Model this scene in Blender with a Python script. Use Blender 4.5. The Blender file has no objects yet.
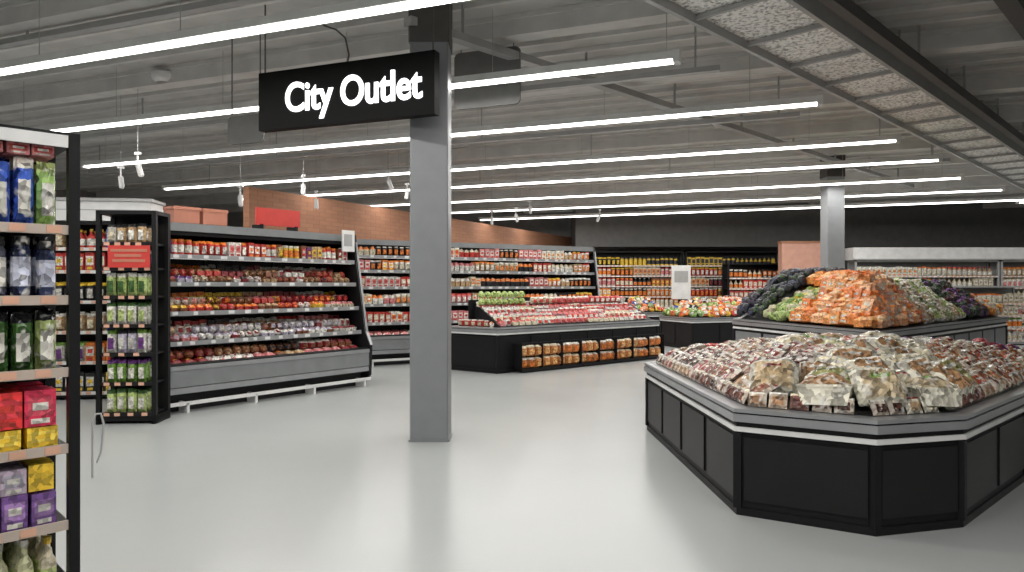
import bpy, math, random
from mathutils import Vector, Matrix
random.seed(7)
S=bpy.context.scene
COL=S.collection
R=math.radians

# ------------------------------------------------------------ materials
def nm(name):
    m=bpy.data.materials.new(name); m.use_nodes=True
    return m, m.node_tree.nodes, m.node_tree.links, m.node_tree.nodes['Principled BSDF']
def solid(name,c,rough=.5,metal=0,noise=0.08,scale=6,bump=0,spec=.5):
    m,n,l,b=nm(name)
    tc=n.new('ShaderNodeTexCoord'); no=n.new('ShaderNodeTexNoise'); no.inputs['Scale'].default_value=scale; no.inputs['Detail'].default_value=4
    l.new(tc.outputs['Object'],no.inputs['Vector'])
    r=n.new('ShaderNodeValToRGB')
    a=[max(0,x*(1-noise)) for x in c[:3]]+[1]; d=[min(1,x*(1+noise)) for x in c[:3]]+[1]
    r.color_ramp.elements[0].color=a; r.color_ramp.elements[1].color=d
    r.color_ramp.elements[0].position=.3; r.color_ramp.elements[1].position=.7
    l.new(no.outputs['Fac'],r.inputs['Fac']); l.new(r.outputs['Color'],b.inputs['Base Color'])
    b.inputs['Roughness'].default_value=rough; b.inputs['Metallic'].default_value=metal
    b.inputs['Specular IOR Level'].default_value=spec
    return m
def emis(name,c,s):
    m,n,l,b=nm(name)
    b.inputs['Base Color'].default_value=(*c,1)
    b.inputs['Emission Color'].default_value=(*c,1); b.inputs['Emission Strength'].default_value=s
    return m
def goods(name,scale,lo,hi,rough,glint=0,bump=.4):
    m,n,l,b=nm(name)
    at=n.new('ShaderNodeVertexColor'); at.layer_name='Col'
    tc=n.new('ShaderNodeTexCoord')
    vo=n.new('ShaderNodeTexVoronoi'); vo.inputs['Scale'].default_value=scale
    l.new(tc.outputs['Object'],vo.inputs['Vector'])
    sp=n.new('ShaderNodeSeparateColor'); l.new(vo.outputs['Color'],sp.inputs['Color'])
    mr=n.new('ShaderNodeMapRange'); mr.inputs['To Min'].default_value=lo; mr.inputs['To Max'].default_value=hi
    l.new(sp.outputs['Red'],mr.inputs['Value'])
    mx=n.new('ShaderNodeMix'); mx.data_type='RGBA'; mx.blend_type='MULTIPLY'; mx.inputs['Factor'].default_value=1
    l.new(at.outputs['Color'],mx.inputs['A']); l.new(mr.outputs['Result'],mx.inputs['B'])
    out=mx.outputs['Result']
    if glint:  # pale noise patches: plastic film highlights painted into the base colour
        no=n.new('ShaderNodeTexNoise'); no.inputs['Scale'].default_value=scale*.5; no.inputs['Detail'].default_value=2
        l.new(tc.outputs['Object'],no.inputs['Vector'])
        m2=n.new('ShaderNodeMapRange'); m2.inputs['From Min'].default_value=.57; m2.inputs['From Max'].default_value=.66; m2.inputs['To Max'].default_value=glint
        l.new(no.outputs['Fac'],m2.inputs['Value'])
        mw=n.new('ShaderNodeMix'); mw.data_type='RGBA'
        mw.inputs['B'].default_value=(.82,.8,.74,1)
        l.new(m2.outputs['Result'],mw.inputs['Factor']); l.new(out,mw.inputs['A']); out=mw.outputs['Result']
    l.new(out,b.inputs['Base Color'])
    bm=n.new('ShaderNodeBump'); bm.inputs['Strength'].default_value=bump; bm.inputs['Distance'].default_value=.01
    l.new(vo.outputs['Distance'],bm.inputs['Height']); l.new(bm.outputs['Normal'],b.inputs['Normal'])
    b.inputs['Roughness'].default_value=rough
    return m
M_black=solid('black_powdercoat',(.008,.008,.009),.5,spec=.25)
M_blk2=solid('black_panel',(.012,.012,.013),.4,spec=.3)
M_signblk=solid('sign_face_black',(.004,.004,.004),.6,spec=.1)
M_grey=solid('grey_panel',(.2,.21,.215),.35)
M_steel=solid('brushed_steel',(.36,.37,.38),.3,.5)
M_white=solid('white_enamel',(.7,.7,.69),.4)
M_lgrey=solid('light_grey_metal',(.36,.36,.355),.45)
M_col=solid('column_paint',(.22,.23,.24),.45,noise=.04)
M_dark=solid('dark_ceiling_steel',(.07,.066,.062),.6)
M_red=solid('red_board',(.6,.05,.04),.5)
M_pink=solid('salmon_board',(.5,.2,.13),.5)
M_goods=goods('printed_packaging',45,.5,1.3,.35)
M_bag=goods('clear_bag_contents_painted_glints',30,.3,1.4,.2,.65,.9)
M_veg=goods('fresh_produce',30,.5,1.25,.45,0,.7)
M_em=emis('fluorescent_tube',(1,.98,.94),7)
M_txt=emis('sign_letters',(1,1,1),1.6)

# ------------------------------------------------------------ mesh builder
class MB:
    def __init__(s): s.v=[];s.f=[];s.m=[];s.c=[]
    def add(s,t,M,cols=((.5,.5,.5),),mat=0):
        o=len(s.v)
        s.v.extend([tuple(M@Vector(p)) for p in t[0]])
        for f,sl in zip(t[1],t[2]):
            s.f.append([i+o for i in f]); s.m.append(mat); s.c.append(cols[min(sl,len(cols)-1)])
    def box(s,c,size,yaw=0,mat=0,M=None,col=(.5,.5,.5)):
        T=Matrix.Translation(c)@Matrix.Rotation(yaw,4,'Z')@Matrix.Diagonal((*size,1))
        if M: T=M@T
        s.add(BOXC,T,(col,),mat)
    def b2(s,x0,x1,y0,y1,z0,z1,mat=0,M=None):
        s.box(((x0+x1)/2,(y0+y1)/2,(z0+z1)/2),(abs(x1-x0),abs(y1-y0),abs(z1-z0)),0,mat,M)
    def seg(s,a,b,w,h,mat=0):
        a=Vector(a);b=Vector(b);d=b-a;L=d.length;x=d.normalized()
        up=Vector((0,0,1)) if abs(x.z)<.95 else Vector((0,1,0))
        y=up.cross(x).normalized(); z=x.cross(y)
        T=Matrix((( *x,0),(*y,0),(*z,0),(0,0,0,1))).transposed(); T.translation=(a+b)/2
        s.add(BOXC,T@Matrix.Diagonal((L,w,h,1)),((.5,.5,.5),),mat)
    def prism(s,poly,z0,z1,mat=0,M=None,scale_top=1,cap=True,col=(.3,.3,.3)):
        n=len(poly);cx=sum(p[0] for p in poly)/n;cy=sum(p[1] for p in poly)/n
        o=len(s.v); M=M or Matrix()
        for p in poly: s.v.append(tuple(M@Vector((p[0],p[1],z0))))
        for p in poly: s.v.append(tuple(M@Vector((cx+(p[0]-cx)*scale_top,cy+(p[1]-cy)*scale_top,z1))))
        fs=[[o+i,o+(i+1)%n,o+n+(i+1)%n,o+n+i] for i in range(n)]
        if cap: fs+=[[o+i for i in range(n)][::-1],[o+n+i for i in range(n)]]
        for f in fs: s.f.append(f);s.m.append(mat);s.c.append(col)
    def profile(s,prof,x0,x1,mat,M):
        n=len(prof);o=len(s.v)
        for x in (x0,x1):
            for p in prof: s.v.append(tuple(M@Vector((x,p[0],p[1]))))
        fs=[[o+i,o+n+i,o+n+(i+1)%n,o+(i+1)%n] for i in range(n)]+[[o+i for i in range(n)],[o+n+i for i in range(n)][::-1]]
        for f in fs: s.f.append(f);s.m.append(mat);s.c.append((.3,.3,.3))
    def floorclamp(s,z):
        s.v=[(p[0],p[1],max(p[2],z)) for p in s.v]
    def obj(s,name,mats,parent=None,smooth=False):
        xs=[p[0] for p in s.v];ys=[p[1] for p in s.v];zs=[p[2] for p in s.v]
        o=((min(xs)+max(xs))/2,(min(ys)+max(ys))/2,min(zs))
        me=bpy.data.meshes.new(name)
        me.from_pydata([(p[0]-o[0],p[1]-o[1],p[2]-o[2]) for p in s.v],[],s.f)
        for m in mats: me.materials.append(m)
        me.polygons.foreach_set('material_index',s.m)
        ca=me.color_attributes.new('Col','FLOAT_COLOR','CORNER')
        buf=[]
        for f,c in zip(s.f,s.c): buf.extend((*c,1.0)*len(f))
        ca.data.foreach_set('color',buf)
        if smooth: me.polygons.foreach_set('use_smooth',[True]*len(s.f))
        me.validate(); me.update()
        ob=bpy.data.objects.new(name,me); ob.location=o; COL.objects.link(ob)
        if parent:
            ob.parent=parent; ob.matrix_parent_inverse=Matrix.Translation(parent.location).inverted()
        return ob
def empty(name,loc):
    e=bpy.data.objects.new(name,None); e.location=loc; e.empty_display_size=.2; COL.objects.link(e); return e

BF=[(0,3,2,1),(4,5,6,7),(0,1,5,4),(1,2,6,5),(2,3,7,6),(3,0,4,7)]
BOXC=([(x,y,z) for z in(-.5,.5) for x,y in((-.5,-.5),(.5,-.5),(.5,.5),(-.5,.5))],BF,[0]*6)
def t_pack():
    v=[(x,y,z) for z in(0,1) for x,y in((-.5,-.5),(.5,-.5),(.5,.5),(-.5,.5))]; f=list(BF); s=[0,0,0,0,0,0]
    def q(x0,x1,z0,z1,y,sl):
        o=len(v); v.extend([(x0,y,z0),(x1,y,z0),(x1,y,z1),(x0,y,z1)]); f.append((o,o+1,o+2,o+3)); s.append(sl)
    q(-.4,.4,.3,.8,-.52,1); q(-.3,.3,.08,.22,-.52,2); q(-.25,.25,.45,.66,-.54,2)
    return v,f,s
def t_pouch(n=6,seed=0,big=False):
    r=random.Random(seed); v=[];f=[];s=[]
    for side in(-1,1):
        for j in range(n+1):
            for i in range(n+1):
                u=i/n*2-1; w=j/n*2-1
                fl=max(0,(1-abs(u)**3)*(1-abs(w)**4))**.6
                wob=1+.4*(r.random()-.5)
                v.append((u*.5*(1-.08*fl),side*(.5*fl*wob+.015),(w+1)/2+.02*(r.random()-.5)))
    N=(n+1)**2
    for side in(0,1):
        for j in range(n):
            for i in range(n):
                a=side*N+j*(n+1)+i; q=(a,a+1,a+n+2,a+n+1)
                f.append(q if side==0 else q[::-1])
                cx=(i+.5)/n;cy=(j+.5)/n
                if big: s.append(2 if cy>.86 or (.32<cx<.7 and .55<cy<.74) else (1 if .1<cx<.9 and .1<cy<.85 else 0))
                else: s.append(1 if .2<cx<.8 and .15<cy<.62 else (2 if cy>.82 else 0))
    return v,f,s
def t_lathe(prof,seg,slots):
    v=[];f=[];s=[]
    for z,rr in prof:
        for i in range(seg):
            a=2*math.pi*i/seg; v.append((rr*math.cos(a),rr*math.sin(a),z))
    for k in range(len(prof)-1):
        for i in range(seg):
            f.append((k*seg+i,k*seg+(i+1)%seg,(k+1)*seg+(i+1)%seg,(k+1)*seg+i)); s.append(slots[k])
    f.append(tuple((len(prof)-1)*seg+i for i in range(seg))); s.append(slots[-1])
    return v,f,s
def t_tray():
    v=[];f=[];s=[];n=5;r=random.Random(3)
    pr=[(0,.42),(.55,.5)]
    for z,h in pr:
        for x,y in((-h,-h),(h,-h),(h,h),(-h,h)): v.append((x,y,z))
    for i in range(4): f.append((i,(i+1)%4,4+(i+1)%4,4+i)); s.append(0)
    b=len(v)
    for j in range(n+1):
        for i in range(n+1):
            e=(i in(0,n)) or (j in(0,n))
            v.append((i/n-.5,j/n-.5,.55 if e else .75+.25*r.random()))
    for j in range(n):
        for i in range(n):
            a=b+j*(n+1)+i; f.append((a,a+1,a+n+2,a+n+1)); s.append(2 if (i in(1,2) and j==2) else (1 if 0<i<n-1 or 0<j<n-1 else 0))
    return v,f,s
def t_tub():
    n=6;v=[];f=[];s=[];r=random.Random(5)
    for z,h in((0,.40),(.5,.48),(.5,.5),(.58,.5),(.58,.46)):
        for x,y in((-h,-h),(h,-h),(h,h),(-h,h)): v.append((x,y,z))
    for k in range(4):
        for i in range(4): f.append((4*k+i,4*k+(i+1)%4,4*k+4+(i+1)%4,4*k+4+i)); s.append(0)
    b=len(v)
    for j in range(n+1):
        for i in range(n+1):
            u=i/n*2-1;w=j/n*2-1; v.append((u*.46,w*.46,.58+.3*(1-u*u)*(1-w*w)+(.1*r.random() if abs(u)<1 and abs(w)<1 else 0)))
    for j in range(n):
        for i in range(n):
            a=b+j*(n+1)+i; f.append((a,a+1,a+n+2,a+n+1)); s.append(2 if i in(2,3) and j in(2,3) else 1)
    return v,f,s
def t_lump(seed):
    import bmesh
    bm=bmesh.new(); bmesh.ops.create_icosphere(bm,subdivisions=2,radius=.5); r=random.Random(seed)
    v=[]
    for p in bm.verts:
        k=1+.28*(r.random()-.5); v.append((p.co.x*k,p.co.y*k,p.co.z*k+.5))
    f=[tuple(x.index for x in q.verts) for q in bm.faces]; s=[0 if r.random()<.7 else 1 for _ in f]
    bm.free(); return v,f,s
PACK=t_pack(); POUCH=[t_pouch(6,i) for i in range(4)]; POUCHH=[t_pouch(10,i+9,True) for i in range(5)]
JAR=t_lathe([(0,.4),(.04,.48),(.18,.48),(.66,.48),(.78,.46),(.84,.38),(.85,.43),(1,.43)],10,[0,0,1,0,0,2,2,2])
BOT=t_lathe([(0,.4),(.03,.46),(.15,.46),(.5,.46),(.62,.4),(.75,.17),(.88,.15),(.9,.2),(1,.2)],10,[0,0,1,0,0,0,2,2,2])
TRAY=t_tray(); LUMP=[t_lump(i) for i in range(4)]; TUB=t_tub()

def jit(c,a=.15):
    k=1+random.uniform(-a,a); return tuple(min(1,max(0,x*k)) for x in c)
WH=(.68,.66,.6);CR=(.62,.55,.4);RD=(.5,.04,.03);OR=(.72,.2,.03);YE=(.75,.5,.04);GR=(.16,.3,.05);DG=(.05,.12,.03)
PU=(.14,.04,.2);BK=(.02,.02,.022);BR=(.2,.07,.03);PK=(.6,.2,.2);BL=(.03,.08,.4);TN=(.45,.3,.16);DR=(.22,.02,.025);LG=(.45,.55,.2);NV=(.03,.04,.1)
LV=(.45,.42,.5)
MEAT=[(DR,RD,WH),(RD,OR,WH),(BR,DR,YE),(OR,YE,WH),(BK,RD,WH),(PK,RD,WH),(RD,WH,YE),(BK,BR,OR),(DR,TN,WH),(BK,DR,WH),(DR,PK,WH),(PK,WH,DR),(WH,DR,RD),(TN,DR,WH),(YE,BR,WH),(TN,BR,CR)]
DAIRY=[(OR,WH,YE),(WH,OR,RD),(WH,PK,RD),(CR,OR,WH),(TN,WH,OR),(RD,CR,WH),(BK,OR,WH),(PK,WH,RD),(WH,CR,OR)]
MIX=[(GR,WH,YE),(OR,WH,RD),(YE,RD,WH),(RD,WH,YE),(WH,PU,GR),(BL,WH,YE),(TN,CR,WH),(BK,WH,YE)]
PALE=[(WH,CR,OR),(CR,WH,TN),(WH,OR,GR),(TN,WH,RD),(WH,PK,CR)]
YB=[(YE,BK,BK),(BK,YE,YE),(YE,YE,BK)]
TD={'pack':[PACK],'pouch':POUCH,'jar':[JAR],'bottle':[BOT],'tray':[TRAY],'pouchh':POUCHH,'lump':LUMP,'tub':[TUB]}
def row(mb,F,x0,x1,y0,z,kind,pal,w,d,h,ny=2,nz=1,grp=(3,6),mat=0,tilt=0,gap=.008,seq=False):
    x=x0+w/2; g=0;c=None;gi=0
    while x<x1-w/2+.001:
        if g<=0:
            g=random.randint(*grp); p=pal[gi%len(pal)] if seq else random.choice(pal); gi+=1; c=[jit(q) for q in p]; kd=kind if isinstance(kind,str) else random.choice(kind)
        for iy in range(ny):
            for iz in range(nz):
                k=random.uniform(.92,1.03)
                M=F@Matrix.Translation((x+random.uniform(-.004,.004),y0+d/2+iy*(d+.01),z+iz*h*1.0))@Matrix.Rotation(tilt,4,'X')@Matrix.Rotation(random.uniform(-.08,.08),4,'Z')@Matrix.Diagonal((w*.95,d*.95,h*k*.97,1))
                mb.add(random.choice(TD[kd]),M,c,mat)
        x+=w+gap; g-=1
def Fm(x,y,yawdeg,z=0): return Matrix.Translation((x,y,z))@Matrix.Rotation(R(yawdeg),4,'Z')

# ------------------------------------------------------------ room
CZ=4.4
X0,X1,Y0,Y1=-13,21,-4,26
def plane_box(name,x0,x1,y0,y1,z0,z1,mat):
    mb=MB(); mb.b2(x0,x1,y0,y1,z0,z1); return mb.obj(name,[mat])
m,n,l,b=nm('epoxy_floor')
tc=n.new('ShaderNodeTexCoord');no=n.new('ShaderNodeTexNoise');no.inputs['Scale'].default_value=.7;no.inputs['Detail'].default_value=6
l.new(tc.outputs['Object'],no.inputs['Vector'])
r=n.new('ShaderNodeValToRGB');r.color_ramp.elements[0].color=(.36,.377,.37,1);r.color_ramp.elements[1].color=(.40,.417,.41,1)
l.new(no.outputs['Fac'],r.inputs['Fac']);l.new(r.outputs['Color'],b.inputs['Base Color'])
r2=n.new('ShaderNodeMapRange'); r2.inputs['To Min'].default_value=.2; r2.inputs['To Max'].default_value=.3
l.new(no.outputs['Fac'],r2.inputs['Value']); l.new(r2.outputs['Result'],b.inputs['Roughness'])
M_floor=m
plane_box('floor',X0,X1,Y0,Y1,-.1,0,M_floor)
M_ceil=solid('ceiling_concrete',(.50,.49,.47),.85,noise=.12,scale=2)
M_rib=solid('ceiling_rib_paint',(.6,.59,.57),.8,noise=.1,scale=3)
plane_box('ceiling',X0,X1,Y0,Y1,CZ,CZ+.1,M_ceil)
M_wall=solid('wall_plaster_grey',(.28,.28,.275),.8)
M_wd=solid('wall_dark_grey',(.21,.21,.205),.7)
plane_box('wall_left',X0-.1,X0,Y0,Y1,0,CZ,M_wall)
plane_box('wall_right',X1,X1+.1,Y0,Y1,0,CZ,M_wall)
plane_box('wall_front',X0,X1,Y0-.1,Y0,0,CZ,M_wall)
plane_box('wall_back',X0,X1,Y1,Y1+.1,0,CZ,M_wd)
plane_box('trim_bulkhead',2.2,X1,24.2,Y1,2.86,CZ,M_wd)

m,n,l,b=nm('brown_brick')
tc=n.new('ShaderNodeTexCoord');br=n.new('ShaderNodeTexBrick')
mp=n.new('ShaderNodeMapping');l.new(tc.outputs['Object'],mp.inputs['Vector']);mp.inputs['Rotation'].default_value=(R(90),0,0)
br.inputs['Scale'].default_value=3;br.inputs['Color1'].default_value=(.33,.155,.085,1);br.inputs['Color2'].default_value=(.28,.13,.072,1);br.inputs['Mortar'].default_value=(.2,.10,.065,1)
br.inputs['Mortar Size'].default_value=.01
l.new(mp.outputs['Vector'],br.inputs['Vector']);l.new(br.outputs['Color'],b.inputs['Base Color']);b.inputs['Roughness'].default_value=.8
M_brown=m
mb=MB(); a=Vector((-4.83,12.72,1.65)); c=Vector((2.15,25.95,1.65)); mb.seg(a,c,.15,3.3); mb.obj('wall_brick_partition',[M_brown])

A=Vector((-.933,.360,0)); B=Vector((.709,.705,0))
def onA(d0,u):   # point on a building grid line crossing (0,d0), at azimuth u
    k=(u-512)/700; t=-k*d0/(.933+.36*k); return Vector((0,d0,0))+A*t
def ribs(name,h,w,step,start,cnt,mat,zz):
    mb=MB()
    for i in range(cnt):
        d0=start+i*step
        pts=[]
        for t in [x*.25 for x in range(-120,120)]:
            p=Vector((0,d0,0))+A*t
            if X0+.1<p.x<X1-.1 and Y0+.1<p.y<Y1-.1: pts.append(p)
        if len(pts)>2:
            a=pts[0].copy();b_=pts[-1].copy();a.z=b_.z=zz-h/2; mb.seg(a,b_,w,h)
    mb.obj(name,[mat])
ribs('trim_ceiling_ribs',.22,.22,2.3,-15.4,26,M_rib,CZ)
ribs('trim_ceiling_slats',.05,.05,.46,-10,92,M_rib,CZ)
mb=MB()
for k in range(9):
    s0=Vector((3.3+k*.8,5.2,CZ-.14)); a=s0-B*5; b_=s0+B*16
    while b_.x>X1-.3 or b_.y>24: b_-=B*.5
    mb.seg(a,b_,.16,.28)
mb.obj('ceiling_steel_joists',[M_dark])
mb=MB()
s0=Vector((-.79,6.92,4.04)); mb.seg(s0-B*.3,s0+B*15.5,.12,.08,0)
for k in range(8):
    p=s0+B*(k*2+.4); mb.seg(p,(p.x,p.y,CZ),.03,.03,0)
mb.obj('ceiling_conduit_beam',[M_lgrey])
mb=MB()
c0=Vector((1.97,6.12,3.98)); s=c0-B*3; e=c0+B*17; nrm=Vector((.705,-.709,0))
mb.seg(s-nrm*.42,e-nrm*.42,.045,.16,0); mb.seg(s+nrm*.42,e+nrm*.42,.045,.16,0)
mb.seg(s+nrm*.62,e+nrm*.62,.10,.12,2)
mb.seg(s+Vector((0,0,.02)),e+Vector((0,0,.02)),.8,.03,1)
L=20
i=0
while i<L:
    p=s+B*i; mb.seg(p-nrm*.4-Vector((0,0,.03)),p+nrm*.4-Vector((0,0,.03)),.04,.04,0)
    if int(i*10)%20==0:
        for q in(p+nrm*.42,p-nrm*.42,p+nrm*.62): mb.seg(q,(q.x,q.y,CZ),.02,.02,0)
    i+=1.0
m,n,l,b=nm('perforated_tray')
tc=n.new('ShaderNodeTexCoord');vo=n.new('ShaderNodeTexNoise');vo.inputs['Scale'].default_value=30;vo.inputs['Detail'].default_value=5
l.new(tc.outputs['Object'],vo.inputs['Vector']);r=n.new('ShaderNodeValToRGB')
r.color_ramp.elements[0].color=(.32,.32,.31,1);r.color_ramp.elements[1].color=(.94,.93,.9,1);r.color_ramp.elements[0].position=.36;r.color_ramp.elements[1].position=.54
l.new(vo.outputs['Fac'],r.inputs['Fac']);l.new(r.outputs['Color'],b.inputs['Base Color']);b.inputs['Roughness'].default_value=.6
mb.obj('ceiling_cable_tray',[M_lgrey,m,M_dark])

def column(x,y,w=.37):
    mb=MB()
    h=w/2; k=.012
    poly=[(-h+k,-h),(h-k,-h),(h,-h+k),(h,h-k),(h-k,h),(-h+k,h),(-h,h-k),(-h,-h+k)]
    poly=[(x+p[0],y+p[1]) for p in poly]
    mb.prism(poly,0,3.95,0)
    poly2=[(x+(p[0]-x)*1.06,y+(p[1]-y)*1.06) for p in poly]
    mb.prism(poly2,3.85,CZ,1)
    mb.prism(poly2,0,.02,0)
    mb.obj('square_column',[M_col,M_dark])
column(-.80,6.915); column(6.96,15.2)

# ------------------------------------------------------------ lights
LZ=3.65
LL=[(5.03,-200,600),(7.25,-300,677),(9.6,85,820),(12.5,165,898),(14.7,240,940),(17.3,320,962),(19.8,420,1003),(22.3,480,1040)]
def light(p,q,PW_=11):
    d=(q-p); Ln=d.length; n_=d.normalized()
    mb=MB()
    mb.seg(p+Vector((0,0,.035)),q+Vector((0,0,.035)),.12,.07,0)
    mb.seg(p+Vector((0,0,-.01)),q+Vector((0,0,-.01)),.075,.035,1)
    for e in(p,q): mb.box((e.x,e.y,e.z+.02),(.06,.14,.11),math.atan2(n_.y,n_.x),0)
    k=.5
    while k<Ln:
        s=p+n_*k; mb.seg(s+Vector((0,0,.05)),(s.x,s.y,CZ),.006,.006,2); k+=1.8
    ob=mb.obj('linear_pendant_light',[M_white,M_em,M_lgrey])
    ld=bpy.data.lights.new('tube_lamp','AREA'); ld.shape='RECTANGLE'; ld.size=Ln-.1; ld.size_y=.06; ld.energy=PW_*Ln; ld.color=(1,.975,.94)
    lo=bpy.data.objects.new('tube_lamp',ld); c=(p+q)/2; COL.objects.link(lo)
    lo.parent=ob
    lo.location=Vector((c.x,c.y,LZ-.035))-ob.location; lo.rotation_euler=(0,0,math.atan2(n_.y,n_.x))
for d0,ul,ur in LL:
    p=onA(d0,ul);q=onA(d0,ur); p.z=q.z=LZ
    while p.x<X0+.5 : p=p-A*.3
    light(p,q,11 if d0<13 else 12.5)
for d0 in(2.4,-.4):  # unseen fixture rows added to brighten the foreground
    p=Vector((-7,d0+2.7,LZ)); q=p-A*13; light(p,q,13.5)
for (sx,sy) in((10,8),(12,13),(13,18)):
    p=Vector((sx,sy,LZ)); light(p,p-A*6)
mb=MB()
for d0,z,ul,ur in((5.4,4.1,-150,560),(8.6,3.9,-50,720),(11.1,3.85,90,800),(13.7,3.85,200,900),(16.2,3.85,300,950)):
    p=onA(d0,ul);q=onA(d0,ur);p.z=q.z=z; mb.seg(p,q,.09,.06)
    for f in(.02,.35,.65,.98):
        s=p.lerp(q,f); mb.seg(s,(s.x,s.y,CZ),.02,.02)
mb.obj('ceiling_trunking_rail',[M_lgrey])
CYL=t_lathe([(0,.5),(.9,.5),(1,.35)],14,[0,0,0])
def spot(x,y,z,yaw,tilt):
    mb=MB()
    mb.box((x,y,z+.26),(.09,.035,.035),yaw,0)
    mb.seg((x,y,z+.26),(x,y,CZ),.006,.006,1)
    mb.box((x,y,z+.18),(.02,.015,.16),yaw,0)
    M=Matrix.Translation((x,y,z+.12))@Matrix.Rotation(yaw,4,'Z')@Matrix.Rotation(R(180)-tilt,4,'X')@Matrix.Diagonal((.075,.075,.18,1))
    mb.add(CYL,M,mat=0)
    mb.obj('track_spotlight',[M_white,M_lgrey])
for x,y,z in((-5.08,9.5,3.04),(-5.87,10.5,3.02),(-4.27,11,2.81),(-3.43,11.5,3.05),(-3.64,13,2.99),(-2.12,12,3.2),(-2.1,14,3.28),(.09,16,3.02),(.42,16.5,3.24),(-.49,17,3.05),(2.26,18,3.2)):
    spot(x,y,z,random.uniform(-1,1),random.uniform(-.5,.5))
mb=MB(); mb.add(t_lathe([(0,.3),(.3,.45),(.6,.5),(1,.5)],24,[0]*4),Matrix.Translation((-4.62,9.3,CZ-.20))@Matrix.Diagonal((.32,.32,.12,1)))
mb.b2(-4.66,-4.58,9.26,9.34,CZ-.1,CZ)
mb.obj('smoke_detector',[M_white])

# ------------------------------------------------------------ hanging sign
yaw=math.atan2(-.36,.933)
pr=onA(6.13,437); pl=onA(6.13,262)
root=empty('hanging_store_sign',((pl.x+pr.x)/2,(pl.y+pr.y)/2,3.06))
mb=MB(); p=Vector((pl.x,pl.y,3.355));q=Vector((pr.x,pr.y,3.355))
mb.seg(p,q,.1,.58,0)
for f in(.02,.98):
    s=p.lerp(q,f); mb.seg(s,(s.x,s.y,CZ),.012,.012,1)
mb.seg((q.x-.03,q.y,3.5),(-.75,6.75,3.5),.06,.05,1); mb.seg((q.x-.03,q.y,3.2),(-.75,6.75,3.2),.06,.05,1)
mb.obj('sign_box',[M_signblk,M_dark],root)
tx=bpy.data.curves.new('sign_text','FONT'); tx.body='City Outlet'; tx.size=.40; tx.extrude=.008; tx.offset=.007; tx.align_x='CENTER'; tx.align_y='CENTER'; tx.space_character=.98
tx.materials.append(M_txt)
to=bpy.data.objects.new('sign_letters',tx); COL.objects.link(to); to.parent=root
nrm=Vector((-.36,-.933,0))
mid=(p+q)/2+nrm*.058+Vector((.095,-.036,-.01))
to.location=mid-root.location; to.rotation_euler=(R(90),0,yaw); to.scale=(.84,1,1)
def roundboard(name,pc,w,h,yaw,mat):
    mb=MB(); poly=[]
    r_=.06
    for cx,cy,a0 in((w/2-r_,h/2-r_,0),(-w/2+r_,h/2-r_,90),(-w/2+r_,-h/2+r_,180),(w/2-r_,-h/2+r_,270)):
        for k in range(5):
            a=R(a0+k*22.5); poly.append((cx+r_*math.cos(a),cy+r_*math.sin(a)))
    M=Matrix.Translation(pc)@Matrix.Rotation(yaw,4,'Z')@Matrix.Rotation(R(90),4,'X')
    mb.prism(poly,-.015,.015,0,M)
    for sg in(-.4,.4):
        s=Vector(pc)+Vector((math.cos(yaw),math.sin(yaw),0))*w*sg+Vector((0,0,h/2-.03)); mb.seg(s,(s.x,s.y,CZ),.012,.012,0)
    mb.obj(name,[mat])
M_smoke=solid('smoked_board',(.15,.15,.145),.7,spec=.2)
g=onA(7.75,487); roundboard('blank_hanging_board',(g.x,g.y,3.83),.80,.64,yaw,M_smoke)
g=onA(6.75,246); roundboard('blank_hanging_board',(g.x,g.y,3.27),.5,.32,yaw,M_smoke)
cu=bpy.data.curves.new('cable','CURVE'); cu.dimensions='3D'; cu.bevel_depth=.009; sp=cu.splines.new('POLY')
pts=[(-2.0,7.3,4.39),(-1.95,7.25,4.2),(-1.8,7.15,4.12),(-1.68,7.05,4.0),(-1.62,6.95,3.8),(-1.6,6.8,3.66)]
sp.points.add(len(pts)-1)
for p_,q_ in zip(sp.points,pts): p_.co=(*q_,1)
cu.materials.append(M_dark); go=bpy.data.objects.new('sign_power_cable',cu); COL.objects.link(go)

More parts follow.
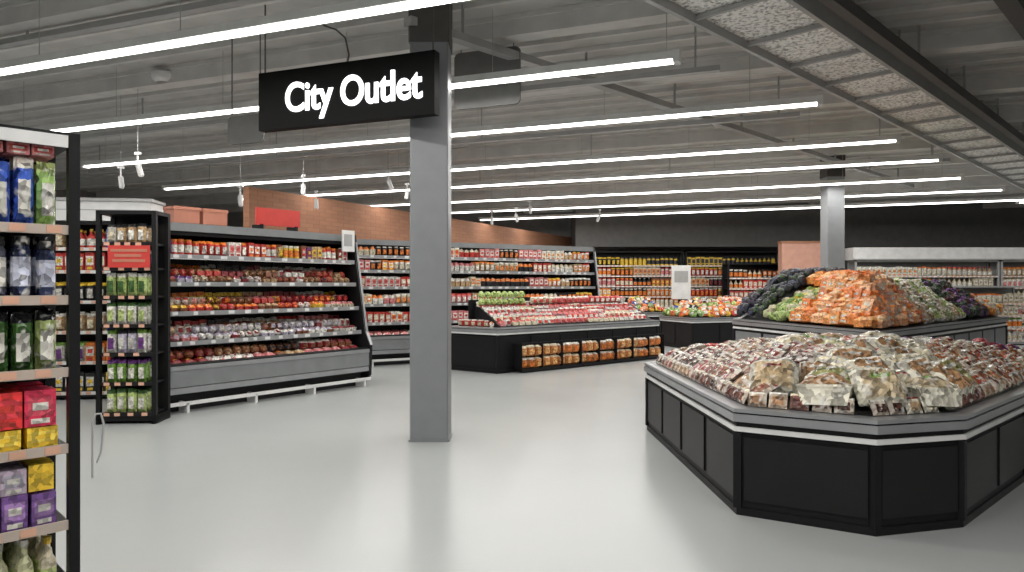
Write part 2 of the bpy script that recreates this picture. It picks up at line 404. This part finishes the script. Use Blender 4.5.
# ------------------------------------------------------------ refrigerated cases
M_em2=emis('case_lamp',(1,.95,.88),2)
def multideck(F,L,H,name,sh,base_h=.56,depth=.95,bays=3):
    mb=MB()
    prof=[(0.02,.2),(0,.3),(-.02,base_h),(.03,base_h+.02),(.06,base_h-.06),(.85,base_h-.08),(.88,H-.1),(.38,H-.08),(.36,H-.14),(.34,H),(depth,H),(depth,.2)]
    mb.profile(prof,0,L,0,F)
    mb.b2(0,L,-.035,-.022,.30,base_h-.06,1,F)
    mb.b2(0,L,-.045,-.02,base_h-.06,base_h-.01,2,F)
    mb.b2(0,L,-.03,.0,.22,.29,2,F)
    mb.b2(0.05,L-.05,.1,depth,0,.2,3,F)
    mb.b2(0,L,.32,.345,H-.09,H+.01,1,F)
    mb.b2(0.05,L-.02,-.1,-.06,.09,.13,4,F)
    k=.3
    while k<L: mb.b2(k,k+.03,-.1,.1,0,.12,4,F); k+=.9
    for z,y0 in sh:
        mb.b2(.03,L-.03,y0,.88,z-.03,z,3,F)
        mb.b2(.03,L-.03,y0-.03,y0,z-.045,z+.012,2,F)
        x=.1
        while x<L-.2:
            mb.b2(x,x+random.uniform(.05,.09),y0-.034,y0-.03,z-.035,z+.005,4,F); x+=random.uniform(.14,.3)
        mb.b2(.05,L-.05,y0+.02,y0+.04,z-.045,z-.032,5,F)
    for i in range(1,bays): mb.b2(L*i/bays-.015,L*i/bays+.015,.84,.88,base_h,H-.1,3,F)
    ep=[(-.04,.16),(-.06,base_h+.05),(.05,base_h+.25),(.3,H-.1),(.32,H+.02),(depth+.02,H+.02),(depth+.02,.02),(.1,.02)]
    for x in(-.04,L): mb.profile(ep,x,x+.04,3,F)
    mb.seg(F@Vector((L+.02,-.06,base_h+.05)),F@Vector((L+.02,.05,base_h+.25)),.045,.02,2)
    mb.seg(F@Vector((L+.02,.05,base_h+.25)),F@Vector((L+.02,.31,H-.1)),.045,.02,2)
    return mb.obj(name,[M_black,M_grey,M_steel,M_blk2,M_white,M_em2])
F1=Fm(-4.10,8.09,52.5); L1=3.15
sh=[(.82,.14),(1.18,.2),(1.54,.26),(1.88,.3)]
case1=multideck(F1,L1,2.27,'refrigerated_display_case',sh)
mb=MB()
row(mb,F1,.05,L1-.05,.06,.52,['tray','tub'],MEAT,.15,.2,.11,3,1,(1,4),tilt=.05)
row(mb,F1,.05,L1-.05,.16,.60,['tray','lump','pouch'],[(DR,BR,WH),(DR,RD,WH),(BR,DR,PK),(BK,BR,WH),(RD,DR,WH),(BR,TN,WH)],.12,.18,.12,3,1,(2,6))
pals=[[(LV,WH,PK),(WH,LV,RD),(PK,LV,WH),(DR,LV,WH),(WH,DR,PK),(BR,LV,WH),(TN,WH,DR)],[(RD,OR,WH),(TN,OR,YE),(BR,TN,WH),(DR,RD,WH),(RD,PK,WH),(CR,PK,WH),(WH,RD,RD),(BR,YE,WH),(YE,OR,CR)],[(BR,DR,WH),(DR,BK,WH),(WH,DR,PK),(TN,BR,WH),(LV,PU,WH),(RD,TN,WH),(CR,BR,WH),(BR,TN,YE)],MEAT]
for (z,y0),pl_ in zip(sh,pals):
    if z>1.8: row(mb,F1,.05,L1-.05,y0+.01,z,['pack','pouch','jar'],[(WH,PK,RD),(YE,OR,WH),(PU,DR,YE),(RD,WH,OR),(BR,RD,WH),(PK,YE,DR),(PU,LV,WH),(BK,CR,WH),(TN,YE,BR)],.085,.13,.2,2,1,(1,4))
    else:
        row(mb,F1,.05,L1-.05,y0+.01,z,['tray','lump','tub'],pl_,.10,.14,.10,2,1,(1,3))
        row(mb,F1,.05,L1-.05,y0+.12,z+.07,['tray','pouch','lump'],pl_,.10,.14,.12,2,1,(1,3),tilt=-.35)
        row(mb,F1,.05,L1-.05,y0+.42,z,['pouch','pack'],MEAT,.10,.12,.25,1,1,(2,5))
mb.obj('packaged_meat_and_deli',[M_goods],case1)
F2=Fm(-2.9,12.9,math.degrees(math.atan2(2.9,5.0))); L2=5.7
sh2=[(.8,.12),(1.15,.18),(1.48,.24),(1.8,.28),(2.08,.3)]
case2=multideck(F2,L2,2.38,'refrigerated_display_case',sh2,bays=4)
mb=MB()
row(mb,F2,.05,L2-.05,.08,.5,['tray'],DAIRY,.17,.2,.14,3,1)
for z,y0 in sh2:
    row(mb,F2,.05,L2-.05,y0+.01,z,['pack','pouch','tub'],DAIRY,.11,.13,.21,2,1,(2,6))
mb.obj('packaged_dairy_and_deli',[M_goods],case2)
mb=MB(); mb.b2(1.6,2.3,.5,.54,2.35,2.59,0,F1); mb.b2(1.65,1.69,.48,.7,2.295,2.36,1,F1); mb.b2(2.21,2.25,.48,.7,2.295,2.36,1,F1); mb.obj('red_promotion_board',[M_red,M_black])
mb=MB()
for k in(.42,.80): mb.b2(k,k+.33,.45,.7,2.295,2.48,0,F1); mb.b2(k-.01,k+.34,.44,.71,2.46,2.50,0,F1)
mb.obj('salmon_storage_box',[M_pink])
mb=MB(); mb.b2(2.85,3.08,.22,.24,2.02,2.34,0,F1); mb.b2(2.88,3.03,.215,.22,2.1,2.28,1,F1); mb.b2(2.97,3.0,.24,.4,2.2,2.23,1,F1); mb.obj('price_card',[M_white,M_lgrey],case1)

# ------------------------------------------------------------ gondola racks
M_orl=solid('orange_price_label',(.7,.4,.28),.5)
def gondola(F,L,H,D,shelves,name,back=M_blk2,front=M_white,frame=M_black):
    mb=MB()
    mb.b2(0,L,D-.03,D,0,H,1,F)
    for x in(0,L-.045): mb.b2(x,x+.045,-.02,D,0.0,.1,0,F); mb.b2(x,x+.045,-.02,.03,0,H,0,F); mb.b2(x,x+.045,D-.06,D,0,H,0,F)
    mb.b2(0,L,-.02,D,H-.04,H,0,F); mb.b2(0,L,-.0,D,.03,.1,0,F)
    for z in shelves:
        mb.b2(.04,L-.04,0,D-.03,z-.02,z,0,F); mb.b2(.04,L-.04,-.012,0,z-.035,z+.008,2,F)
        x=.08
        while x<L-.12:
            mb.b2(x,x+.06,-.016,-.012,z-.03,z+.004,3,F); x+=random.uniform(.1,.17)
    return mb.obj(name,[frame,back,front,M_orl])
F3=Fm(-2.94,2.31,45); L3=1.32
shz=[.08,.42,.77,1.12,1.45,1.77]
gd=gondola(F3,L3,2.2,.5,shz,'grocery_gondola',front=solid('shelf_edge_pale',(.5,.42,.36),.5))
mb=MB()
mb.b2(.05,L3-.05,-.03,-.02,2.13,2.185,3,F3)
row(mb,F3,.06,L3-.05,.01,2.085,'pack',[(DR,WH,RD),(PK,RD,WH)],.09,.1,.05,2,1,(1,3),mat=0)
BB=(.06,.13,.55)
row(mb,F3,.04,L3-.04,.01,1.77,'pouch',[((.35,.55,.15),WH,WH),(BB,WH,BB),(BB,WH,WH),((.35,.55,.15),WH,LG),(BB,WH,BB)],.078,.08,.31,4,1,(1,1),mat=1,seq=True)
row(mb,F3,.04,L3-.04,.01,1.45,'jar',[(NV,(.6,.62,.75),BK),((.1,.1,.14),WH,BK)],.085,.09,.28,4,1,(1,2),mat=1)
row(mb,F3,.04,L3-.04,.01,1.12,'pouch',[(DG,WH,BK),((.35,.42,.15),WH,BK),(WH,GR,DG)],.085,.09,.28,4,1,(1,2),mat=1)
row(mb,F3,.05,L3-.05,.01,.77,'pack',[(YE,(.8,.6,.1),YE)],.125,.12,.10,3,1,(9,9),mat=0)
row(mb,F3,.05,L3-.05,.01,.87,'pack',[((.75,.04,.04),(.8,.06,.08),RD),((.75,.04,.10),(.8,.1,.15),WH)],.125,.12,.17,3,1,(1,2),mat=0)
row(mb,F3,.05,L3-.05,.01,.42,'pack',[((.22,.1,.35),(.35,.2,.45),WH),((.3,.2,.4),(.4,.3,.5),WH)],.10,.12,.16,3,1,(2,4),mat=0)
row(mb,F3,.05,L3-.05,.01,.58,'pack',[(YE,YE,YE),((.5,.4,.5),LV,WH),(YE,(.8,.6,.1),YE)],.10,.12,.12,3,1,(2,2),mat=0)
row(mb,F3,.05,L3-.05,.01,.08,'bottle',[(LG,CR,GR),(CR,LG,YE),((.5,.5,.3),LG,WH)],.085,.09,.30,4,1,(2,2),mat=0)
mb.obj('assorted_grocery_packs',[M_goods,M_bag,M_veg,M_white],gd)
F4=Fm(-4.5,7.58,4); L4=.63
sh4=[.12,.45,.77,1.08,1.39,1.70,1.97]
rk=gondola(F4,L4,2.32,.36,sh4,'snack_display_rack',front=M_blk2)
mb=MB()
for z,p in zip(sh4,[[(LG,WH,DG),(GR,CR,WH)],[(DG,WH,LG),(GR,WH,PU)],[(LV,WH,BK),(WH,PU,GR)],[(LG,WH,GR),(WH,LG,DG)],[(LG,DG,WH),(GR,WH,LG)],[(BK,PU,WH)],[(WH,CR,BK),(TN,WH,BK)]]):
    row(mb,F4,.08,L4-.05,.02,z,'pouch',p,.10,.08,.26 if z<1.6 else (.2 if z<1.9 else .22),3,1,(1,3),mat=0)
mb.obj('bagged_snacks',[M_goods],rk)
mb=MB(); mb.b2(.13,.57,-.03,-.015,1.70,1.94,0,F4)
for k,(a_,b_) in enumerate(((.16,.54),(.2,.48),(.18,.52))): mb.b2(a_,b_,-.034,-.03,1.87-k*.055,1.90-k*.055,1,F4)
mb.obj('red_label_sign',[M_red,M_pink],rk)
F5=Fm(-6.2,9.15,8)
g5=gondola(F5,1.35,2.35,.4,[.1,.5,.9,1.3,1.7,2.0],'grocery_gondola')
mb=MB()
for z in [.1,.5,.9,1.3,1.7,2.0]: row(mb,F5,.05,1.3,.02,z,['pouch','pack','bottle'],MIX,.12,.1,.26,2,1)
mb.obj('assorted_grocery_packs',[M_goods],g5)
mb=MB(); mb.b2(-.02,1.4,-.03,.45,2.36,2.62,0,F5); mb.b2(-.04,1.42,-.05,.47,2.62,2.66,1,F5); mb.b2(0,1.38,-.035,-.03,2.5,2.51,1,F5); mb.obj('white_storage_cabinet',[M_white,M_lgrey])
cu=bpy.data.curves.new('guard','CURVE'); cu.dimensions='3D'; cu.bevel_depth=.008; sp=cu.splines.new('POLY')
pts=[(-3.27,5.45,.008),(-3.27,5.45,.42),(-3.25,5.46,.5),(-3.22,5.48,.5),(-3.21,5.5,.42),(-3.22,5.48,.2),(-3.24,5.46,.12)]
sp.points.add(len(pts)-1)
for p_,q_ in zip(sp.points,pts): p_.co=(*q_,1)
cu.materials.append(M_lgrey); go=bpy.data.objects.new('bent_wire_hook_stand',cu); COL.objects.link(go)

# ------------------------------------------------------------ display islands
def insetinfo(poly):
    n=len(poly); c=Vector((sum(p[0] for p in poly)/n,sum(p[1] for p in poly)/n))
    E=[]
    for i in range(n):
        a=Vector(poly[i]);b=Vector(poly[(i+1)%n]); d=(b-a).normalized(); nr=Vector((d.y,-d.x)); E.append((nr,(a-c).dot(nr),a,b))
    return c,E
def sc(poly,k):
    n=len(poly); cx=sum(p[0] for p in poly)/n; cy=sum(p[1] for p in poly)/n
    return [(cx+(p[0]-cx)*k,cy+(p[1]-cy)*k) for p in poly]
def off(poly,d):
    n=len(poly);out=[]
    for i in range(n):
        p0=Vector(poly[i-1]);p1=Vector(poly[i]);p2=Vector(poly[(i+1)%n])
        d1=(p1-p0).normalized();d2=(p2-p1).normalized();n1=Vector((d1.y,-d1.x));n2=Vector((d2.y,-d2.x))
        b=(n1+n2); b=b/ max(.3,b.length_squared/2)
        out.append(tuple(p1+b*d))
    return out
def island(name,poly,rim,bandh=.15,skirt=M_blk2):
    mb=MB()
    mb.prism(off(poly,.012),0,.05,0)
    mb.prism(poly,.05,rim-bandh,1)
    mb.prism(off(poly,.03),rim-bandh,rim-bandh+.03,3)
    mb.prism(off(poly,.012),rim-bandh+.03,rim-.085,0)
    mb.prism(off(poly,.04),rim-.085,rim-.035,2)
    mb.prism(off(poly,.025),rim-.035,rim-.022,0)
    mb.prism(off(poly,.035),rim-.025,rim,2)
    for i in range(len(poly)):
        a=Vector(poly[i]);b=Vector(poly[(i+1)%len(poly)]);L=(b-a).length;d=(b-a)/L;nr=Vector((d.y,-d.x))
        mb.box((a.x,a.y,(rim-bandh)/2+.02),(.05,.05,rim-bandh-.06),math.atan2(d.y,d.x),0)
        k=max(1,round(L/.75))
        for j in range(k):
            s0=a+d*(L*j/k+.04); s1=a+d*(L*(j+1)/k-.04)
            m0=(s0+s1)/2+nr*.006
            mb.box((m0.x,m0.y,(rim-bandh)/2+.03),((s1-s0).length,.014,rim-bandh-.14),math.atan2(d.y,d.x),4)
    return mb.obj(name,[M_black,M_black,M_steel,M_white,skirt])
def heap(mb,poly,rim,H,plateau,zones,step,inner=0.0,outer=.97):
    c,E=insetinfo(poly)
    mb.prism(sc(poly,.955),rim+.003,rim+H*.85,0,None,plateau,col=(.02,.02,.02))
    cnt=0
    s=outer
    while s>inner:
        hmin=min(h for _,h,_,_ in E)
        ring=[c+(Vector(p)-c)*s for p in poly]
        n=len(ring)
        for i in range(n):
            a=ring[i];b=ring[(i+1)%n];L=(b-a).length
            if L<.05: continue
            d=(b-a)/L; ya=math.atan2(d.y,d.x)
            k=max(1,int(L/step))
            for j in range(k):
                p=a+d*(L*(j+.5)/k)+Vector((random.uniform(-.02,.02),random.uniform(-.02,.02)))
                best=min(zones,key=lambda Z:((Z[0]-p.x)**2+(Z[1]-p.y)**2)/Z[2])
                kind,pal,w,dd,h,mat,tilt,jz=best[3:11]
                hk=best[11] if len(best)>11 else 1
                z=rim+H*hk*min(1,(1-s)/(1-plateau))
                if random.random()>(.19/w)**1.3: continue
                cc=[jit(q,.2) for q in pal[(cnt//3+random.randint(0,1))%len(pal)]]
                f=1+random.uniform(-.1,.12); J=jz*5
                M=Matrix.Translation((p.x,p.y,max(rim+.004,z-.02)+random.uniform(0,jz)))@Matrix.Rotation(ya+random.uniform(-J,J),4,'Z')@Matrix.Rotation(-tilt+random.uniform(-J,J)*.7,4,'X')@Matrix.Rotation(random.uniform(-J,J)*.5,4,'Y')@Matrix.Diagonal((w*f,dd*f,h*f,1))
                kd=kind if isinstance(kind,str) else random.choice(kind)
                if kd=='tub': M=M@Matrix.Rotation(tilt*.8,4,'X')
                mb.add(random.choice(TD[kd]),M,cc,mat); cnt+=1
        s-=step*.56/max(hmin,.5)
    mb.floorclamp(rim+.003)
FILM=(.64,.61,.5)
CREAM=[(FILM,(.66,.58,.4),WH),(FILM,(.46,.42,.22),WH),(FILM,(.6,.46,.28),DR),(FILM,(.3,.3,.12),WH),(FILM,(.68,.62,.48),RD),(FILM,(.52,.42,.27),GR),(FILM,(.35,.2,.1),WH),(FILM,(.68,.62,.46),WH)]
BRN=[((.55,.45,.38),(.2,.03,.025),WH),((.5,.43,.36),(.06,.022,.015),WH),((.55,.46,.38),(.16,.06,.035),CR),((.55,.44,.36),(.25,.04,.035),CR),((.6,.5,.4),(.26,.11,.06),DR),((.5,.4,.3),(.34,.2,.1),WH),((.2,.1,.08),(.12,.03,.02),CR)]
REDS=[((.6,.5,.4),(.42,.08,.04),WH),((.55,.45,.35),(.22,.08,.04),WH),(FILM,(.5,.25,.12),RD),((.6,.5,.4),(.45,.16,.06),WH),(FILM,(.5,.34,.2),DR),((.5,.4,.3),(.34,.18,.09),WH)]
isl1=[(1.42,7.3),(1.485,4.6),(2.18,4.2),(2.80,4.36),(3.96,5.41),(5.5,6.95),(5.0,7.75),(1.9,7.9)]
island('produce_display_island',isl1,.70)
z1=[(1.8,6.6,1.0,'pouchh',BRN,.19,.06,.22,1,.95,.02),
    (1.95,5.5,.8,'pouchh',BRN,.20,.07,.23,1,.95,.025),
    (2.35,4.8,.55,['pouchh','pouchh','tub'],CREAM,.31,.17,.27,1,.9,.05),
    (2.9,5.2,.75,'pouchh',CREAM,.31,.16,.29,1,1.0,.05),
    (3.0,6.2,.7,['pouchh','pouchh','tub'],CREAM+CREAM+REDS,.29,.14,.28,1,1.1,.05),
    (4.3,6.3,1.0,'pouchh',REDS,.18,.08,.19,1,.9,.03),
    (3.6,5.3,.4,'pouchh',REDS,.18,.08,.19,1,.9,.03),
    (2.4,7.5,.7,'pouchh',REDS+BRN,.18,.09,.2,1,1.0,.04),
    (4.6,7.2,.7,'lump',[(PU,DR,PU),(DR,PK,PU),(BK,PU,DR),(DR,RD,PU)],.15,.15,.15,2,0,.05)]
mb=MB(); heap(mb,isl1,.70,.18,.5,z1,.155,outer=.93)
c,E=insetinfo(isl1)
for k_,(nr,h,a,b) in enumerate(E[:5]):
    L=(b-a).length; d=(b-a)/L
    F=Matrix.Translation((a.x-nr.x*.05,a.y-nr.y*.05,0))@Matrix.Rotation(math.atan2(d.y,d.x),4,'Z')
    row(mb,F,.05,L-.05,.0,.705,'pouch',BRN if k_==0 else BRN+REDS+[(FILM,CR,WH)],.12,.05,.11,1,1,(1,2),mat=1,tilt=-.45)
mb.floorclamp(.703)
mb.obj('bagged_fresh_food_pile',[M_goods,M_bag,M_veg])
isl2=[(3.6,11.3),(4.3,8.25),(8.6,12.2),(7.8,13.6),(4.6,13.2)]
island('produce_display_island',isl2,.97,skirt=M_grey)
ORG=[((.78,.3,.08),(.8,.42,.15),WH),((.8,.24,.05),OR,WH),((.78,.4,.2),(.8,.5,.25),WH)]
z2=[(4.7,9.4,.6,['pack','tub'],ORG,.19,.16,.15,0,.25,.035,1.0),
    (5.0,10.3,.35,['pack','tub'],ORG,.19,.16,.16,0,.25,.035,1.05),
    (4.3,10.3,.22,'lump',[(LG,GR,GR),(GR,YE,GR),(CR,LG,GR)],.15,.15,.15,2,0,.06,.8),
    (4.2,11.6,1.1,'lump',[(BK,NV,BK),((.03,.03,.04),(.05,.03,.07),BK),(BK,DG,BK)],.13,.13,.17,2,0,.1,1.12),
    (6.0,10.4,.9,'pouchh',[((.6,.6,.5),LG,GR),(WH,CR,GR),(CR,(.3,.35,.15),WH),(WH,TN,CR)],.18,.12,.2,1,.7,.05,.85),
    (7.0,11.5,.5,'lump',[(PU,BK,PU),(BK,DG,PU),(BK,DR,BK)],.15,.15,.15,2,0,.06,.85),
    (7.8,12.5,.6,'lump',[(OR,YE,RD),(CR,WH,OR)],.15,.15,.15,2,0,.06,.7),
    (6.2,12.6,1,'lump',[(GR,LG,DG),(TN,OR,CR)],.15,.15,.15,2,0,.06,.9)]
mb=MB(); heap(mb,isl2,.97,.54,.6,z2,.14); mb.obj('fruit_and_vegetable_pile',[M_goods,M_bag,M_veg])
isl3=[(-1.15,12.6),(-.25,11.95),(3.06,14.75),(2.5,15.35),(-.75,13.0)]
F6=Fm(-.25,11.95,math.degrees(math.atan2(2.8,3.31))); L6=4.33
i3=island('chilled_meat_island',isl3,.78,.12,skirt=M_black)
mb=MB()
mb.profile([(.05,.78),(.3,.95),(.6,1.1),(.78,1.15),(.78,.78)],.1,L6-.1,0,F6)
mb.b2(.0,L6,.80,.83,.76,1.25,0,F6)
mb.b2(.35,L6-.05,-.22,-.02,.02,.06,0,F6)
for k in range(9): mb.b2(.35+k*.49,.365+k*.49,-.23,-.02,.02,.5,0,F6)
mb.b2(.35,L6-.05,-.24,-.22,.02,.07,0,F6); mb.b2(.35,L6-.05,-.24,-.22,.5,.52,0,F6)
mb.obj('sloped_rack',[M_black],i3)
mb=MB()
PW=[(PK,RD,WH),(WH,RD,WH),(RD,WH,RD),(WH,PK,WH),(CR,RD,WH),(WH,DR,WH)]
for j in range(6):
    y=.06+j*.12; z=.79+j*.062
    row(mb,F6,.12,L6-.12,y,z,['tray','pouch','tub'],PW,.14,.1,.13,1,1,(1,6),tilt=-.4)
row(mb,F6,.12,1.3,.62,1.15,'lump',[(LG,GR,YE),(YE,LG,GR)],.13,.13,.13,1,2,(3,6))
row(mb,F6,1.35,L6-.2,.6,1.16,['pouch','tub'],PW,.15,.13,.14,1,1,(3,6))
row(mb,Fm(-1.1,12.62,-36),.05,1.0,.1,.78,['tray','pouch'],DAIRY,.14,.12,.13,3,1)
mb.obj('packaged_meat_trays',[M_goods],i3)
mb=MB()
for zz in(.06,.27): row(mb,F6,.37,L6-.08,-.2,zz,'pouch',[((.6,.25,.08),(.75,.4,.15),CR),((.55,.22,.08),OR,WH)],.17,.16,.2,1,1,(2,5),gap=.015)
mb.obj('orange_bread_bags',[M_goods],i3)
for (x,y,w,d,yw,pal) in((4.7,17.3,1.5,1.3,20,MIX),(6.1,19.6,1.6,1.2,10,DAIRY),(3.7,20.3,1.2,1.0,15,MIX)):
    M=Fm(x,y,yw); poly=[tuple((M@Vector((px,py,0)))[:2]) for px,py in((-w/2,-d/2),(w/2,-d/2),(w/2,d/2),(-w/2,d/2))]
    island('chilled_display_island',poly,.75,.12,skirt=M_black)
    mb=MB(); heap(mb,poly,.75,.3,.4,[(x,y,1,['pouch','lump'],pal+[(GR,LG,WH),(OR,RD,WH)],.17,.12,.16,0,.6,.05)],.16); mb.obj('packaged_produce_pile',[M_goods])
# ------------------------------------------------------------ far shelving
def farshelf(F,L,H,pal,name,top=None,n=7,pale=False):
    zs=[.12+i*(H-.25)/n for i in range(n)]
    g=gondola(F,L,H,.5,zs,name,back=M_lgrey if pale else M_blk2,frame=M_lgrey if pale else M_black)
    mb=MB(); hh=(H-.25)/n-.05
    for i,z in enumerate(zs):
        row(mb,F,.06,L-.06,.02,z,['pack','jar','pouch','bottle'],(top if (top and i==n-1) else pal),.14,.12,hh,1,1,(3,8))
    mb.obj('shelved_grocery_stock',[M_goods],g)
ORX=[(OR,CR,WH),(TN,OR,WH),(OR,YE,RD),(CR,OR,BR),(BR,OR,YE),(RD,CR,OR)]
farshelf(Fm(2.5,23.2,0),3.2,2.65,DAIRY+ORX,'tall_grocery_shelving',YB)
farshelf(Fm(5.75,23.2,0),3.2,2.65,ORX+MEAT,'tall_grocery_shelving',YB)
farshelf(Fm(6.6,21.4,3),2.3,2.2,DAIRY+ORX,'grocery_gondola',None,6)
farshelf(Fm(10.0,20.4,0),4.2,2.25,PALE,'tall_grocery_shelving',None,6,True)
farshelf(Fm(14.25,20.4,0),4.2,2.25,PALE+DAIRY,'tall_grocery_shelving',None,6,True)
mb=MB(); mb.b2(9.9,18.5,20.3,20.95,2.26,2.62,0); mb.b2(9.9,18.5,20.28,20.3,2.26,2.29,1); mb.obj('white_shelf_header',[M_white,M_lgrey])
farshelf(Fm(9.6,17.3,8),3.6,1.5,PALE+DAIRY,'grocery_gondola',None,4,True)
M_pw=solid('salmon_wall',(.5,.27,.2),.7)
mb=MB(); mb.b2(7.95,9.4,20.6,20.9,0,2.78,0); mb.b2(7.93,9.42,20.58,20.92,2.76,2.82,1); mb.obj('wall_salmon_partition',[M_pw,M_brown])
mb=MB(); mb.b2(4.25,4.75,18.6,18.66,1.15,2.05,0); mb.b2(4.48,4.52,18.6,18.64,.02,1.2,1); mb.b2(4.3,4.7,18.45,18.8,0,.03,1); mb.b2(4.32,4.68,18.595,18.6,1.6,1.9,2); mb.obj('freestanding_price_sign',[M_white,M_black,M_lgrey])

# ------------------------------------------------------------ world, camera
w=bpy.data.worlds.new('store_world'); S.world=w; w.use_nodes=True
w.node_tree.nodes['Background'].inputs[0].default_value=(.9,.95,1,1); w.node_tree.nodes['Background'].inputs[1].default_value=.3
S.view_settings.view_transform='Standard'; S.view_settings.look='None'
cam=bpy.data.cameras.new('camera'); co=bpy.data.objects.new('camera',cam); COL.objects.link(co)
co.location=(0,0,1.5); co.rotation_euler=(R(90),0,0); cam.lens=24.6; cam.sensor_width=36; cam.clip_end=100
S.camera=co
